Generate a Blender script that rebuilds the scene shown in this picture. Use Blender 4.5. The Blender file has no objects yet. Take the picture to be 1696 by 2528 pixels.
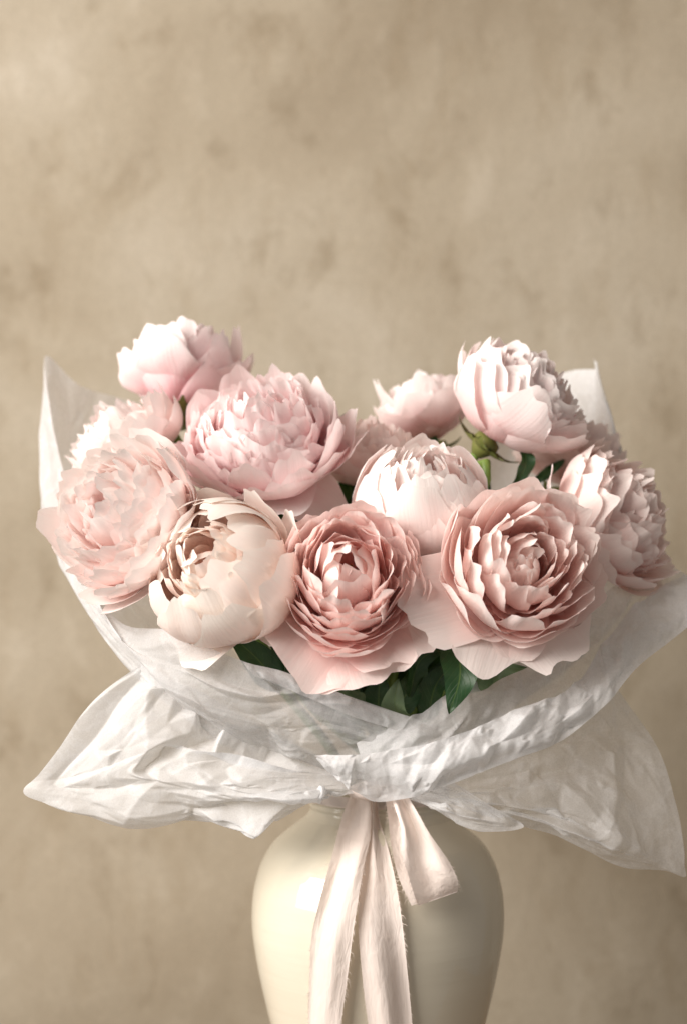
import bpy, math, random
import numpy as np
from mathutils import Vector, Quaternion
from mathutils.bvhtree import BVHTree
from mathutils.geometry import delaunay_2d_cdt

# ------------------------------------------------------------------ camera, light, exposure
SC = bpy.context.scene
COL = SC.collection
D0, K, CZ = 1.6, 0.00033, 0.553            # camera distance to the vase axis, metres per photo pixel there, camera height
CX0, CY0 = 848.0, 1264.0

cam_d = bpy.data.cameras.new('camera')
cam = bpy.data.objects.new('camera', cam_d); COL.objects.link(cam)
cam.location = (0, -D0, CZ); cam.rotation_euler = (math.radians(90), 0, 0)
cam_d.sensor_fit = 'VERTICAL'; cam_d.sensor_height = 36; cam_d.sensor_width = 36
cam_d.lens = 36 * D0 / (2528 * K)
cam_d.clip_start = 0.02; cam_d.clip_end = 50
cam_d.dof.use_dof = True; cam_d.dof.focus_distance = D0 - 0.12; cam_d.dof.aperture_fstop = 3.2
SC.camera = cam

world = bpy.data.worlds.new('World'); SC.world = world; world.use_nodes = True
bg = world.node_tree.nodes['Background']
bg.inputs[0].default_value = (1.0, 0.91, 0.83, 1); bg.inputs[1].default_value = 0.27

def area(name, loc, target, sx, sy, power, color):
    l = bpy.data.lights.new(name, 'AREA'); l.shape = 'RECTANGLE'; l.size = sx; l.size_y = sy
    l.energy = power; l.color = color
    o = bpy.data.objects.new(name, l); COL.objects.link(o); o.location = loc
    o.rotation_euler = (Vector(target) - Vector(loc)).to_track_quat('-Z', 'Y').to_euler()
    return o
area('window_light', (-2.55, -1.10, 1.25), (0.05, 0.0, 0.55), 1.3, 1.6, 60, (1.0, 0.975, 0.945))
area('room_bounce_light', (-2.1, -1.9, 1.9), (0.0, 0.0, 0.6), 2.2, 1.9, 158, (1.0, 0.92, 0.85))

SC.view_settings.view_transform = 'Standard'; SC.view_settings.look = 'None'
SC.view_settings.exposure = -0.04; SC.view_settings.gamma = 1.0
SC.view_settings.use_curve_mapping = False
SC.render.engine = 'CYCLES'
SC.cycles.max_bounces = 18; SC.cycles.transparent_max_bounces = 24
SC.cycles.transmission_bounces = 12; SC.cycles.diffuse_bounces = 14

# ------------------------------------------------------------------ helpers
def at(px, py, Y=0.0):
    k = K * (D0 + Y) / D0
    return np.array([(px - CX0) * k, Y, CZ + (CY0 - py) * k])
def pxs(Y): return K * (D0 + Y) / D0

def tag(o, label=None, cat=None, group=None, kind=None):
    if label: o['label'] = label
    if cat: o['category'] = cat
    if group: o['group'] = group
    if kind: o['kind'] = kind
    return o

def empty(name, loc):
    o = bpy.data.objects.new(name, None); COL.objects.link(o); o.location = loc
    o.empty_display_size = 0.02
    return o

def mesh_obj(name, V, F, mat, parent=None, loc=(0, 0, 0), uv=None, smooth=True):
    me = bpy.data.meshes.new(name)
    V = np.asarray(V, dtype=np.float32); F = np.asarray(F, dtype=np.int32)
    n = F.shape[1]
    me.vertices.add(len(V)); me.vertices.foreach_set('co', V.ravel())
    me.loops.add(F.size); me.loops.foreach_set('vertex_index', F.ravel())
    me.polygons.add(len(F)); me.polygons.foreach_set('loop_start', np.arange(0, F.size, n, dtype=np.int32))
    if uv is not None:
        l = me.uv_layers.new(name='UVMap')
        l.data.foreach_set('uv', np.asarray(uv, dtype=np.float32)[F.ravel()].ravel())
    me.update(calc_edges=True); me.validate()
    me.polygons.foreach_set('use_smooth', np.full(len(me.polygons), smooth))
    me.materials.append(mat)
    o = bpy.data.objects.new(name, me); COL.objects.link(o)
    o.location = loc
    if parent is not None: o.parent = parent
    return o

_GF = {}
def grid_faces(nr, nc, wrap=False):
    k = (nr, nc, wrap)
    if k not in _GF:
        i, j = np.meshgrid(np.arange(nr - 1), np.arange(nc if wrap else nc - 1), indexing='ij')
        a = i * nc + j; b = i * nc + (j + 1) % nc
        _GF[k] = np.stack([a, b, b + nc, a + nc], -1).reshape(-1, 4)
    return _GF[k]

def cr(P, t):                      # Catmull-Rom through P (n,3...) at params t in 0..1
    P = np.asarray(P, float); n = len(P)
    x = np.clip(t, 0, 1) * (n - 1); i = np.minimum(x.astype(int), n - 2); f = (x - i)
    f = f.reshape(f.shape + (1,) * (P.ndim - 1))
    p1, p2 = P[i], P[i + 1]
    p0 = np.where((i > 0).reshape(f.shape), P[np.maximum(i - 1, 0)], 2 * p1 - p2)
    p3 = np.where((i < n - 2).reshape(f.shape), P[np.minimum(i + 2, n - 1)], 2 * p2 - p1)
    return 0.5 * ((2 * p1) + (p2 - p0) * f + (2 * p0 - 5 * p1 + 4 * p2 - p3) * f ** 2 + (3 * p1 - p0 - 3 * p2 + p3) * f ** 3)

def resample(P, n):                # polyline -> n points equally spaced along a smooth curve
    P = np.asarray(P, float)
    Q = cr(P, np.linspace(0, 1, 30 * len(P)))
    d = np.r_[0, np.cumsum(np.linalg.norm(np.diff(Q, axis=0), axis=1))]
    s = np.linspace(0, d[-1], n)
    return np.stack([np.interp(s, d, Q[:, k]) for k in range(3)], -1)

def normals(G):
    du = np.gradient(G, axis=0); dv = np.gradient(G, axis=1)
    n = np.cross(du, dv); l = np.linalg.norm(n, axis=-1, keepdims=True)
    return n / np.maximum(l, 1e-9)

def crumple(A, B, npts, seed, power=1.0):
    """faceted random relief, as of creased paper: random heights over a Delaunay net, A,B arrays in metres-like units"""
    rg = np.random.default_rng(seed)
    a0, a1, b0, b1 = A.min(), A.max(), B.min(), B.max()
    ma, mb = (a1 - a0) * .1 + 1e-4, (b1 - b0) * .1 + 1e-4
    P = np.stack([rg.uniform(a0 - ma, a1 + ma, npts), rg.uniform(b0 - mb, b1 + mb, npts)], -1)
    P = np.r_[P, [[a0 - 2*ma, b0 - 2*mb], [a1 + 2*ma, b0 - 2*mb], [a0 - 2*ma, b1 + 2*mb], [a1 + 2*ma, b1 + 2*mb]]]
    H = rg.normal(0, 1, len(P)); H = np.sign(H) * np.abs(H) ** power
    r = delaunay_2d_cdt([Vector(p) for p in P], [], [], 0, 1e-7)
    vs, fs = r[0], r[2]
    org = r[3]
    hv = [H[o[0]] if len(o) else 0.0 for o in org]
    bv = BVHTree.FromPolygons([Vector((v.x, v.y, h)) for v, h in zip(vs, hv)], fs)
    out = np.zeros(A.size); dn = Vector((0, 0, -1))
    for k, (x, y) in enumerate(zip(A.ravel(), B.ravel())):
        h = bv.ray_cast(Vector((x, y, 50)), dn)
        if h[0] is not None: out[k] = h[0].z
    return out.reshape(A.shape)

def tube(path, rad, ns=10):
    P = np.asarray(path, float); n = len(P)
    rad = np.broadcast_to(rad, (n,))
    T = np.gradient(P, axis=0); T /= np.linalg.norm(T, axis=1, keepdims=True)
    up = np.array([0.31, 0.9, 0.2]); a = np.cross(T, up); a /= np.linalg.norm(a, axis=1, keepdims=True)
    b = np.cross(T, a)
    th = np.linspace(0, 2 * math.pi, ns, endpoint=False)
    V = P[:, None] + rad[:, None, None] * (a[:, None] * np.cos(th)[None, :, None] + b[:, None] * np.sin(th)[None, :, None])
    return V.reshape(-1, 3), grid_faces(n, ns, True)

# ------------------------------------------------------------------ materials
def new_mat(name):
    m = bpy.data.materials.new(name); m.use_nodes = True
    nt = m.node_tree; nt.nodes.clear()
    out = nt.nodes.new('ShaderNodeOutputMaterial')
    return m, nt, out
def nd(nt, t, **kw):
    n = nt.nodes.new(t)
    for k, v in kw.items():
        if k.startswith('i_'): n.inputs[int(k[2:])].default_value = v
        else: setattr(n, k, v)
    return n
def ramp(nt, stops):
    r = nt.nodes.new('ShaderNodeValToRGB'); e = r.color_ramp.elements
    while len(e) < len(stops): e.new(0.5)
    for el, (p, c) in zip(e, stops):
        el.position = p; el.color = (*c, 1) if len(c) == 3 else c
    return r
def mix_rgb(nt, fac, a, b, mode='MIX'):
    m = nt.nodes.new('ShaderNodeMix'); m.data_type = 'RGBA'; m.blend_type = mode
    for sock, v in ((m.inputs[0], fac), (m.inputs[6], a), (m.inputs[7], b)):
        if hasattr(v, 'is_output'): nt.links.new(v, sock)
        else: sock.default_value = v if not isinstance(v, tuple) else (*v, 1)
    return m.outputs[2]
def math_n(nt, op, a, b=0.0, clamp=False):
    m = nt.nodes.new('ShaderNodeMath'); m.operation = op; m.use_clamp = clamp
    for sock, v in ((m.inputs[0], a), (m.inputs[1], b)):
        if hasattr(v, 'is_output'): nt.links.new(v, sock)
        else: sock.default_value = v
    return m.outputs[0]

def petal_material(name, tip, mid, base, fleck=0.0):
    m, nt, out = new_mat(name); L = nt.links.new
    uv = nd(nt, 'ShaderNodeUVMap'); sep = nd(nt, 'ShaderNodeSeparateXYZ'); L(uv.outputs[0], sep.inputs[0])
    oi = nd(nt, 'ShaderNodeObjectInfo')
    # streaks along the petal
    mp = nd(nt, 'ShaderNodeMapping'); mp.inputs['Scale'].default_value = (34, 1.6, 1)
    L(uv.outputs[0], mp.inputs[0])
    add = nd(nt, 'ShaderNodeVectorMath', operation='ADD'); L(mp.outputs[0], add.inputs[0])
    cmb = nd(nt, 'ShaderNodeCombineXYZ'); L(math_n(nt, 'MULTIPLY', oi.outputs['Random'], 91.0), cmb.inputs[2]); L(cmb.outputs[0], add.inputs[1])
    nz = nd(nt, 'ShaderNodeTexNoise'); nz.inputs['Scale'].default_value = 1.0; nz.inputs['Detail'].default_value = 3
    L(add.outputs[0], nz.inputs['Vector'])
    tc = nd(nt, 'ShaderNodeTexCoord')
    nb = nd(nt, 'ShaderNodeTexNoise'); nb.inputs['Scale'].default_value = 55; nb.inputs['Detail'].default_value = 2
    L(tc.outputs['Object'], nb.inputs['Vector'])
    t = math_n(nt, 'ADD', sep.outputs[1], math_n(nt, 'MULTIPLY', math_n(nt, 'SUBTRACT', nz.outputs[0], 0.5), 0.34))
    t = math_n(nt, 'ADD', t, math_n(nt, 'MULTIPLY', math_n(nt, 'SUBTRACT', oi.outputs['Random'], 0.5), 0.22))
    t = math_n(nt, 'ADD', t, math_n(nt, 'MULTIPLY', math_n(nt, 'SUBTRACT', nb.outputs[0], 0.5), 0.35))
    rp = ramp(nt, [(0.10, base), (0.48, mid), (0.86, tip), (1.0, tuple(min(.95, c * 1.035) for c in tip))]); L(t, rp.inputs[0])
    col = rp.outputs[0]
    if fleck > 0:
        mp2 = nd(nt, 'ShaderNodeMapping'); mp2.inputs['Scale'].default_value = (7, 2.2, 1); L(uv.outputs[0], mp2.inputs[0])
        ad2 = nd(nt, 'ShaderNodeVectorMath', operation='ADD'); L(mp2.outputs[0], ad2.inputs[0]); L(cmb.outputs[0], ad2.inputs[1])
        n2 = nd(nt, 'ShaderNodeTexNoise'); n2.inputs['Scale'].default_value = 1.0; n2.inputs['Detail'].default_value = 4; L(ad2.outputs[0], n2.inputs['Vector'])
        f = math_n(nt, 'MULTIPLY', math_n(nt, 'SUBTRACT', n2.outputs[0], 0.735 - fleck), 14.0, True)
        f = math_n(nt, 'MULTIPLY', f, math_n(nt, 'GREATER_THAN', oi.outputs['Random'], 0.72))
        col = mix_rgb(nt, f, col, (0.50, 0.06, 0.14))
    bump = nd(nt, 'ShaderNodeBump'); bump.inputs['Strength'].default_value = 0.16; bump.inputs['Distance'].default_value = 0.0022
    L(nz.outputs[0], bump.inputs['Height'])
    p = nd(nt, 'ShaderNodeBsdfPrincipled'); p.inputs['Roughness'].default_value = 0.55
    p.inputs['Specular IOR Level'].default_value = 0.22
    p.inputs['Sheen Weight'].default_value = 0.08
    L(col, p.inputs['Base Color']); L(bump.outputs[0], p.inputs['Normal'])
    tr = nd(nt, 'ShaderNodeBsdfTranslucent'); L(bump.outputs[0], tr.inputs['Normal'])
    L(mix_rgb(nt, 0.35, col, (0.97, 0.74, 0.70)), tr.inputs[0])
    mx = nd(nt, 'ShaderNodeMixShader'); mx.inputs[0].default_value = 0.36
    L(p.outputs[0], mx.inputs[1]); L(tr.outputs[0], mx.inputs[2]); L(mx.outputs[0], out.inputs[0])
    return m

def leaf_material(name, top, dark):
    m, nt, out = new_mat(name); L = nt.links.new
    uv = nd(nt, 'ShaderNodeUVMap'); sep = nd(nt, 'ShaderNodeSeparateXYZ'); L(uv.outputs[0], sep.inputs[0])
    oi = nd(nt, 'ShaderNodeObjectInfo')
    # side veins leaving a pale midrib
    au = math_n(nt, 'ABSOLUTE', math_n(nt, 'SUBTRACT', sep.outputs[0], 0.5))
    w = math_n(nt, 'SINE', math_n(nt, 'MULTIPLY', math_n(nt, 'SUBTRACT', sep.outputs[1], math_n(nt, 'MULTIPLY', au, 0.55)), 62.0))
    vein = math_n(nt, 'MULTIPLY', math_n(nt, 'SUBTRACT', w, 0.86), 6.0, True)
    rib = math_n(nt, 'LESS_THAN', au, 0.022)
    vr = math_n(nt, 'MAXIMUM', math_n(nt, 'MULTIPLY', vein, 0.35), rib)
    tc = nd(nt, 'ShaderNodeTexCoord'); nb = nd(nt, 'ShaderNodeTexNoise'); nb.inputs['Scale'].default_value = 60; nb.inputs['Detail'].default_value = 4
    L(tc.outputs['Object'], nb.inputs['Vector'])
    c = mix_rgb(nt, nb.outputs[0], dark, top)
    c = mix_rgb(nt, math_n(nt, 'MULTIPLY', vr, 0.45), c, (0.13, 0.20, 0.05))
    bump = nd(nt, 'ShaderNodeBump'); bump.inputs['Strength'].default_value = 0.5; bump.inputs['Distance'].default_value = 0.0012
    L(math_n(nt, 'SUBTRACT', nb.outputs[0], vr), bump.inputs['Height'])
    p = nd(nt, 'ShaderNodeBsdfPrincipled'); p.inputs['Roughness'].default_value = 0.38; p.inputs['Specular IOR Level'].default_value = 0.4
    L(c, p.inputs['Base Color']); L(bump.outputs[0], p.inputs['Normal'])
    tr = nd(nt, 'ShaderNodeBsdfTranslucent'); tr.inputs[0].default_value = (0.08, 0.16, 0.02, 1)
    mx = nd(nt, 'ShaderNodeMixShader'); mx.inputs[0].default_value = 0.18
    L(p.outputs[0], mx.inputs[1]); L(tr.outputs[0], mx.inputs[2]); L(mx.outputs[0], out.inputs[0])
    return m

def simple_material(name, a, b, scale=40, rough=0.5, bump=0.2, dist=0.001):
    m, nt, out = new_mat(name); L = nt.links.new
    tc = nd(nt, 'ShaderNodeTexCoord'); nb = nd(nt, 'ShaderNodeTexNoise'); nb.inputs['Scale'].default_value = scale; nb.inputs['Detail'].default_value = 5
    L(tc.outputs['Object'], nb.inputs['Vector'])
    p = nd(nt, 'ShaderNodeBsdfPrincipled'); p.inputs['Roughness'].default_value = rough
    L(mix_rgb(nt, nb.outputs[0], a, b), p.inputs['Base Color'])
    bm = nd(nt, 'ShaderNodeBump'); bm.inputs['Strength'].default_value = bump; bm.inputs['Distance'].default_value = dist
    L(nb.outputs[0], bm.inputs['Height']); L(bm.outputs[0], p.inputs['Normal'])
    L(p.outputs[0], out.inputs[0])
    return m

def paper_material(name, clear):
    m, nt, out = new_mat(name); L = nt.links.new
    tc = nd(nt, 'ShaderNodeTexCoord')
    n1 = nd(nt, 'ShaderNodeTexNoise'); n1.inputs['Scale'].default_value = 34; n1.inputs['Detail'].default_value = 6; n1.inputs['Roughness'].default_value = 0.6; n1.inputs['Distortion'].default_value = 0.6
    L(tc.outputs['Object'], n1.inputs['Vector'])
    fib = nd(nt, 'ShaderNodeTexNoise'); fib.inputs['Scale'].default_value = 900; fib.inputs['Detail'].default_value = 2; L(tc.outputs['Object'], fib.inputs['Vector'])
    vo = nd(nt, 'ShaderNodeTexVoronoi', feature='DISTANCE_TO_EDGE'); vo.inputs['Scale'].default_value = 30
    wv = nd(nt, 'ShaderNodeVectorMath', operation='MULTIPLY_ADD'); wv.inputs[1].default_value = (0.05, 0.05, 0.05)
    L(n1.outputs['Color'], wv.inputs[0]); L(tc.outputs['Object'], wv.inputs[2]); L(wv.outputs[0], vo.inputs['Vector'])
    crease = math_n(nt, 'SUBTRACT', 1.0, math_n(nt, 'MULTIPLY', vo.outputs['Distance'], 9.0, True), True)
    h = math_n(nt, 'ADD', math_n(nt, 'MULTIPLY', n1.outputs[0], 1.2), math_n(nt, 'MULTIPLY', crease, 0.12))
    bump = nd(nt, 'ShaderNodeBump'); bump.inputs['Strength'].default_value = 0.22; bump.inputs['Distance'].default_value = 0.004; L(h, bump.inputs['Height'])
    df = nd(nt, 'ShaderNodeBsdfPrincipled'); df.inputs['Base Color'].default_value = (0.84, 0.85, 0.865, 1); df.inputs['Roughness'].default_value = 0.5; df.inputs['Specular IOR Level'].default_value = 0.25
    L(bump.outputs[0], df.inputs['Normal'])
    tr = nd(nt, 'ShaderNodeBsdfTranslucent'); tr.inputs[0].default_value = (0.87, 0.87, 0.865, 1); L(bump.outputs[0], tr.inputs['Normal'])
    mx = nd(nt, 'ShaderNodeMixShader'); mx.inputs[0].default_value = 0.42
    L(df.outputs[0], mx.inputs[1]); L(tr.outputs[0], mx.inputs[2])
    tp = nd(nt, 'ShaderNodeBsdfTransparent'); tp.inputs[0].default_value = (0.97, 0.96, 0.94, 1)
    a = math_n(nt, 'ADD', clear, math_n(nt, 'MULTIPLY', math_n(nt, 'SUBTRACT', n1.outputs[0], 0.5), 0.42))
    a = math_n(nt, 'ADD', a, math_n(nt, 'MULTIPLY', math_n(nt, 'SUBTRACT', fib.outputs[0], 0.5), 0.25))
    a = math_n(nt, 'SUBTRACT', a, math_n(nt, 'MULTIPLY', crease, 0.10), True)
    m2 = nd(nt, 'ShaderNodeMixShader'); L(a, m2.inputs[0]); L(mx.outputs[0], m2.inputs[1]); L(tp.outputs[0], m2.inputs[2])
    L(m2.outputs[0], out.inputs[0])
    return m

def silk_material():
    m, nt, out = new_mat('silk'); L = nt.links.new
    uv = nd(nt, 'ShaderNodeUVMap')
    mp = nd(nt, 'ShaderNodeMapping'); mp.inputs['Scale'].default_value = (90, 700, 1); L(uv.outputs[0], mp.inputs[0])
    n1 = nd(nt, 'ShaderNodeTexNoise'); n1.inputs['Scale'].default_value = 1; n1.inputs['Detail'].default_value = 2; L(mp.outputs[0], n1.inputs['Vector'])
    mp2 = nd(nt, 'ShaderNodeMapping'); mp2.inputs['Scale'].default_value = (5, 9, 1); L(uv.outputs[0], mp2.inputs[0])
    n2 = nd(nt, 'ShaderNodeTexNoise'); n2.inputs['Scale'].default_value = 1; n2.inputs['Detail'].default_value = 4; n2.inputs['Distortion'].default_value = 0.5; L(mp2.outputs[0], n2.inputs['Vector'])
    h = math_n(nt, 'ADD', math_n(nt, 'MULTIPLY', n1.outputs[0], 0.05), n2.outputs[0])
    bump = nd(nt, 'ShaderNodeBump'); bump.inputs['Strength'].default_value = 0.4; bump.inputs['Distance'].default_value = 0.004; L(h, bump.inputs['Height'])
    p = nd(nt, 'ShaderNodeBsdfPrincipled'); p.inputs['Roughness'].default_value = 0.65; p.inputs['Specular IOR Level'].default_value = 0.2
    L(mix_rgb(nt, n2.outputs[0], (0.80, 0.70, 0.64), (0.87, 0.79, 0.74)), p.inputs['Base Color']); p.inputs['Sheen Weight'].default_value = 0.15
    L(bump.outputs[0], p.inputs['Normal'])
    tr = nd(nt, 'ShaderNodeBsdfTranslucent'); tr.inputs[0].default_value = (0.85, 0.75, 0.68, 1)
    mx = nd(nt, 'ShaderNodeMixShader'); mx.inputs[0].default_value = 0.22
    L(p.outputs[0], mx.inputs[1]); L(tr.outputs[0], mx.inputs[2]); L(mx.outputs[0], out.inputs[0])
    return m

def glaze_material():
    m, nt, out = new_mat('cream_glaze'); L = nt.links.new
    tc = nd(nt, 'ShaderNodeTexCoord'); sep = nd(nt, 'ShaderNodeSeparateXYZ'); L(tc.outputs['Object'], sep.inputs[0])
    mp = nd(nt, 'ShaderNodeMapping'); mp.inputs['Scale'].default_value = (4, 4, 60); L(tc.outputs['Object'], mp.inputs[0])
    n1 = nd(nt, 'ShaderNodeTexNoise'); n1.inputs['Scale'].default_value = 1; n1.inputs['Detail'].default_value = 3; L(mp.outputs[0], n1.inputs['Vector'])
    n2 = nd(nt, 'ShaderNodeTexNoise'); n2.inputs['Scale'].default_value = 9; n2.inputs['Detail'].default_value = 4; L(tc.outputs['Object'], n2.inputs['Vector'])
    c = mix_rgb(nt, n2.outputs[0], (0.60, 0.55, 0.43), (0.67, 0.63, 0.53))
    bump = nd(nt, 'ShaderNodeBump'); bump.inputs['Strength'].default_value = 0.25; bump.inputs['Distance'].default_value = 0.003; L(n1.outputs[0], bump.inputs['Height'])
    p = nd(nt, 'ShaderNodeBsdfPrincipled'); p.inputs['Roughness'].default_value = 0.45; p.inputs['Specular IOR Level'].default_value = 0.15
    p.inputs['Coat Weight'].default_value = 1.0; p.inputs['Coat Roughness'].default_value = 0.03
    L(c, p.inputs['Base Color']); L(bump.outputs[0], p.inputs['Normal']); L(p.outputs[0], out.inputs[0])
    return m

def plaster_material():
    m, nt, out = new_mat('aged_plaster'); L = nt.links.new
    tc = nd(nt, 'ShaderNodeTexCoord')
    def noise(scale, detail, sc=(1, 1, 1), dist=0.0, rough=0.55, off=(0, 0, 0)):
        mp = nd(nt, 'ShaderNodeMapping'); mp.inputs['Scale'].default_value = sc; mp.inputs['Location'].default_value = off; L(tc.outputs['Object'], mp.inputs[0])
        n = nd(nt, 'ShaderNodeTexNoise'); n.inputs['Scale'].default_value = scale; n.inputs['Detail'].default_value = detail
        n.inputs['Distortion'].default_value = dist; n.inputs['Roughness'].default_value = rough; L(mp.outputs[0], n.inputs['Vector'])
        return n.outputs[0]
    big = noise(3.0, 4, (1, 1, 0.9), 0.4, off=(3, 0, 1))
    blot = noise(12.0, 7, (1.2, 1, 0.7), 0.35, 0.66, off=(0, 2, 5))
    streak = noise(20.0, 6, (1.1, 1, 0.5), 0.2, 0.62, off=(7, 0, 2))
    fine = noise(260, 5, rough=0.7)
    c = ramp(nt, [(0.30, (0.292, 0.243, 0.176)), (0.50, (0.362, 0.310, 0.234)), (0.70, (0.425, 0.376, 0.300))]); L(big, c.inputs[0])
    b = ramp(nt, [(0.34, (0.74, 0.71, 0.66)), (0.46, (1, 1, 1)), (0.56, (1, 1, 1)), (0.68, (1.16, 1.18, 1.22))]); L(blot, b.inputs[0])
    col = mix_rgb(nt, 0.72, c.outputs[0], b.outputs[0], 'MULTIPLY')
    s = ramp(nt, [(0.33, (0.86, 0.83, 0.78)), (0.47, (1, 1, 1))]); L(streak, s.inputs[0])
    col = mix_rgb(nt, 0.6, col, s.outputs[0], 'MULTIPLY')
    f = ramp(nt, [(0.3, (0.88, 0.88, 0.87)), (0.7, (1.10, 1.10, 1.10))]); L(fine, f.inputs[0])
    col = mix_rgb(nt, 1.0, col, f.outputs[0], 'MULTIPLY')
    h = math_n(nt, 'ADD', math_n(nt, 'MULTIPLY', blot, 1.0), math_n(nt, 'MULTIPLY', fine, 0.06))
    h = math_n(nt, 'ADD', h, math_n(nt, 'MULTIPLY', streak, 0.4))
    bump = nd(nt, 'ShaderNodeBump'); bump.inputs['Strength'].default_value = 0.22; bump.inputs['Distance'].default_value = 0.008; L(h, bump.inputs['Height'])
    p = nd(nt, 'ShaderNodeBsdfPrincipled'); p.inputs['Roughness'].default_value = 0.9; p.inputs['Specular IOR Level'].default_value = 0.15
    L(col, p.inputs['Base Color']); L(bump.outputs[0], p.inputs['Normal']); L(p.outputs[0], out.inputs[0])
    return m

M_WALL = plaster_material()
M_TABLE = simple_material('table_wood', (0.22, 0.15, 0.09), (0.30, 0.21, 0.13), 14, 0.5, 0.2)
M_GLAZE = glaze_material()
M_SILK = silk_material()
M_PAPER = paper_material('tissue', 0.17)
M_PAPER_THIN = paper_material('thin_tissue', 0.36)
M_PAPER_SHEER = paper_material('sheer_tissue', 0.47)
M_STEM = simple_material('stem_green', (0.11, 0.20, 0.03), (0.20, 0.30, 0.06), 60, 0.45)
M_SEPAL = simple_material('sepal_green', (0.10, 0.15, 0.03), (0.22, 0.21, 0.06), 50, 0.5)
M_LEAF = leaf_material('leaf_green', (0.030, 0.085, 0.030), (0.012, 0.045, 0.018))
M_LEAFP = leaf_material('leaf_pale', (0.17, 0.24, 0.13), (0.10, 0.16, 0.08))
M_STAMEN = simple_material('stamen_gold', (0.60, 0.34, 0.05), (0.75, 0.50, 0.12), 200, 0.6)
PETAL = {
    'blush':  petal_material('petal_blush', (0.965, 0.90, 0.88), (0.955, 0.845, 0.82), (0.93, 0.67, 0.63), 0.03),
    'cream':  petal_material('petal_cream', (0.965, 0.90, 0.85), (0.955, 0.845, 0.775), (0.93, 0.68, 0.57), 0.02),
    'pink':   petal_material('petal_pink', (0.965, 0.865, 0.865), (0.95, 0.775, 0.785), (0.92, 0.53, 0.59), 0.02),
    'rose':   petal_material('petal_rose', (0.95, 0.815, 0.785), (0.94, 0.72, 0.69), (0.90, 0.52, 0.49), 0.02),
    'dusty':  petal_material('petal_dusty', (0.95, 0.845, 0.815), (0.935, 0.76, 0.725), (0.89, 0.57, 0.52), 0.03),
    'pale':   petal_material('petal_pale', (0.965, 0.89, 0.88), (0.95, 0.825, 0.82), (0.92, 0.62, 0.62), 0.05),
}

# ------------------------------------------------------------------ the setting
def slab(name, x0, x1, y0, y1, z0, z1, mat):
    V = [(x, y, z) for x in (x0, x1) for y in (y0, y1) for z in (z0, z1)]
    F = [(0, 1, 3, 2), (4, 6, 7, 5), (0, 4, 5, 1), (2, 3, 7, 6), (0, 2, 6, 4), (1, 5, 7, 3)]
    return mesh_obj(name, V, F, mat, smooth=False)
WALL_Y = 0.52
tag(slab('wall', -1.6, 1.6, WALL_Y, WALL_Y + 0.1, -0.75, 2.1, M_WALL), kind='structure')
tag(slab('tabletop', -0.5, 0.5, -0.17, 0.40, -0.04, 0.0, M_TABLE), kind='structure')

# ------------------------------------------------------------------ vase
VX = at(932.5, 0, 0)[0]
def vase_z(py): return at(0, py, 0)[2]
prof = [(1905, 150), (1912, 163), (1925, 171), (1938, 168), (1950, 164), (1962, 166), (1970, 169), (1978, 165), (1986, 168), (1994, 166), (2003, 170), (2016, 180),
        (2037, 207), (2058, 234), (2079, 257), (2105, 275), (2136, 290), (2170, 300), (2207, 307), (2250, 310), (2290, 309), (2330, 304.5), (2396, 293), (2460, 279),
        (2528, 262), (2620, 233), (2720, 202), (2820, 173), (2890, 158), (2930, 152), (2940, 148)]
VP = np.array([(r * K, vase_z(y)) for y, r in prof])
def vase_radius(z): return np.interp(z, VP[::-1, 1], VP[::-1, 0])
vase = empty('vase', (VX, 0, 0))
tag(vase, 'glossy cream glazed ceramic baluster vase holding the peonies', 'vase')
def lathe(name, pts, mat, parent, ns=96, wob=0.0):
    P = np.asarray(pts, float); th = np.linspace(0, 2 * math.pi, ns, endpoint=False)
    r = P[:, 0][:, None] * (1 + wob * np.sin(2 * th + P[:, 1][:, None] * 9))
    V = np.stack([r * np.cos(th), r * np.sin(th), np.broadcast_to(P[:, 1][:, None], r.shape)], -1).reshape(-1, 3)
    return mesh_obj(name, V, grid_faces(len(P), ns, True), mat, parent)
def smooth_prof(p, n):
    P3 = np.c_[p, np.zeros(len(p))]
    return cr(P3, np.linspace(0, 1, n))[:, :2]
ib = 12
lathe('body', smooth_prof(VP[ib - 1:], 110), M_GLAZE, vase, wob=0.003)
lathe('neck', smooth_prof(VP[3:ib], 60), M_GLAZE, vase)
inner = [(VP[0][0], VP[0][1]), (VP[1][0], VP[1][1]), (VP[2][0], VP[2][1]), (VP[3][0], VP[3][1])]
lathe('rim', smooth_prof(np.array(inner), 16), M_GLAZE, vase)
liner = [(150 * K, vase_z(1905)), (146 * K, vase_z(1915)), (150 * K, vase_z(2005)), (240 * K, vase_z(2079)), (295 * K, vase_z(2250)), (250 * K, vase_z(2528)), (150 * K, vase_z(2880)), (0.001, vase_z(2905))]
lathe('lining', smooth_prof(np.array(liner), 50), M_GLAZE, vase)
mesh_obj('base', *(lambda a: (np.r_[a, [[0, 0, 0.0005]]], [(i, (i + 1) % 48, 48) for i in range(48)]))(np.array([(148 * K * math.cos(t), 148 * K * math.sin(t), 0.0005) for t in np.linspace(0, 2 * math.pi, 48, endpoint=False)])), M_GLAZE, vase)

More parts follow.
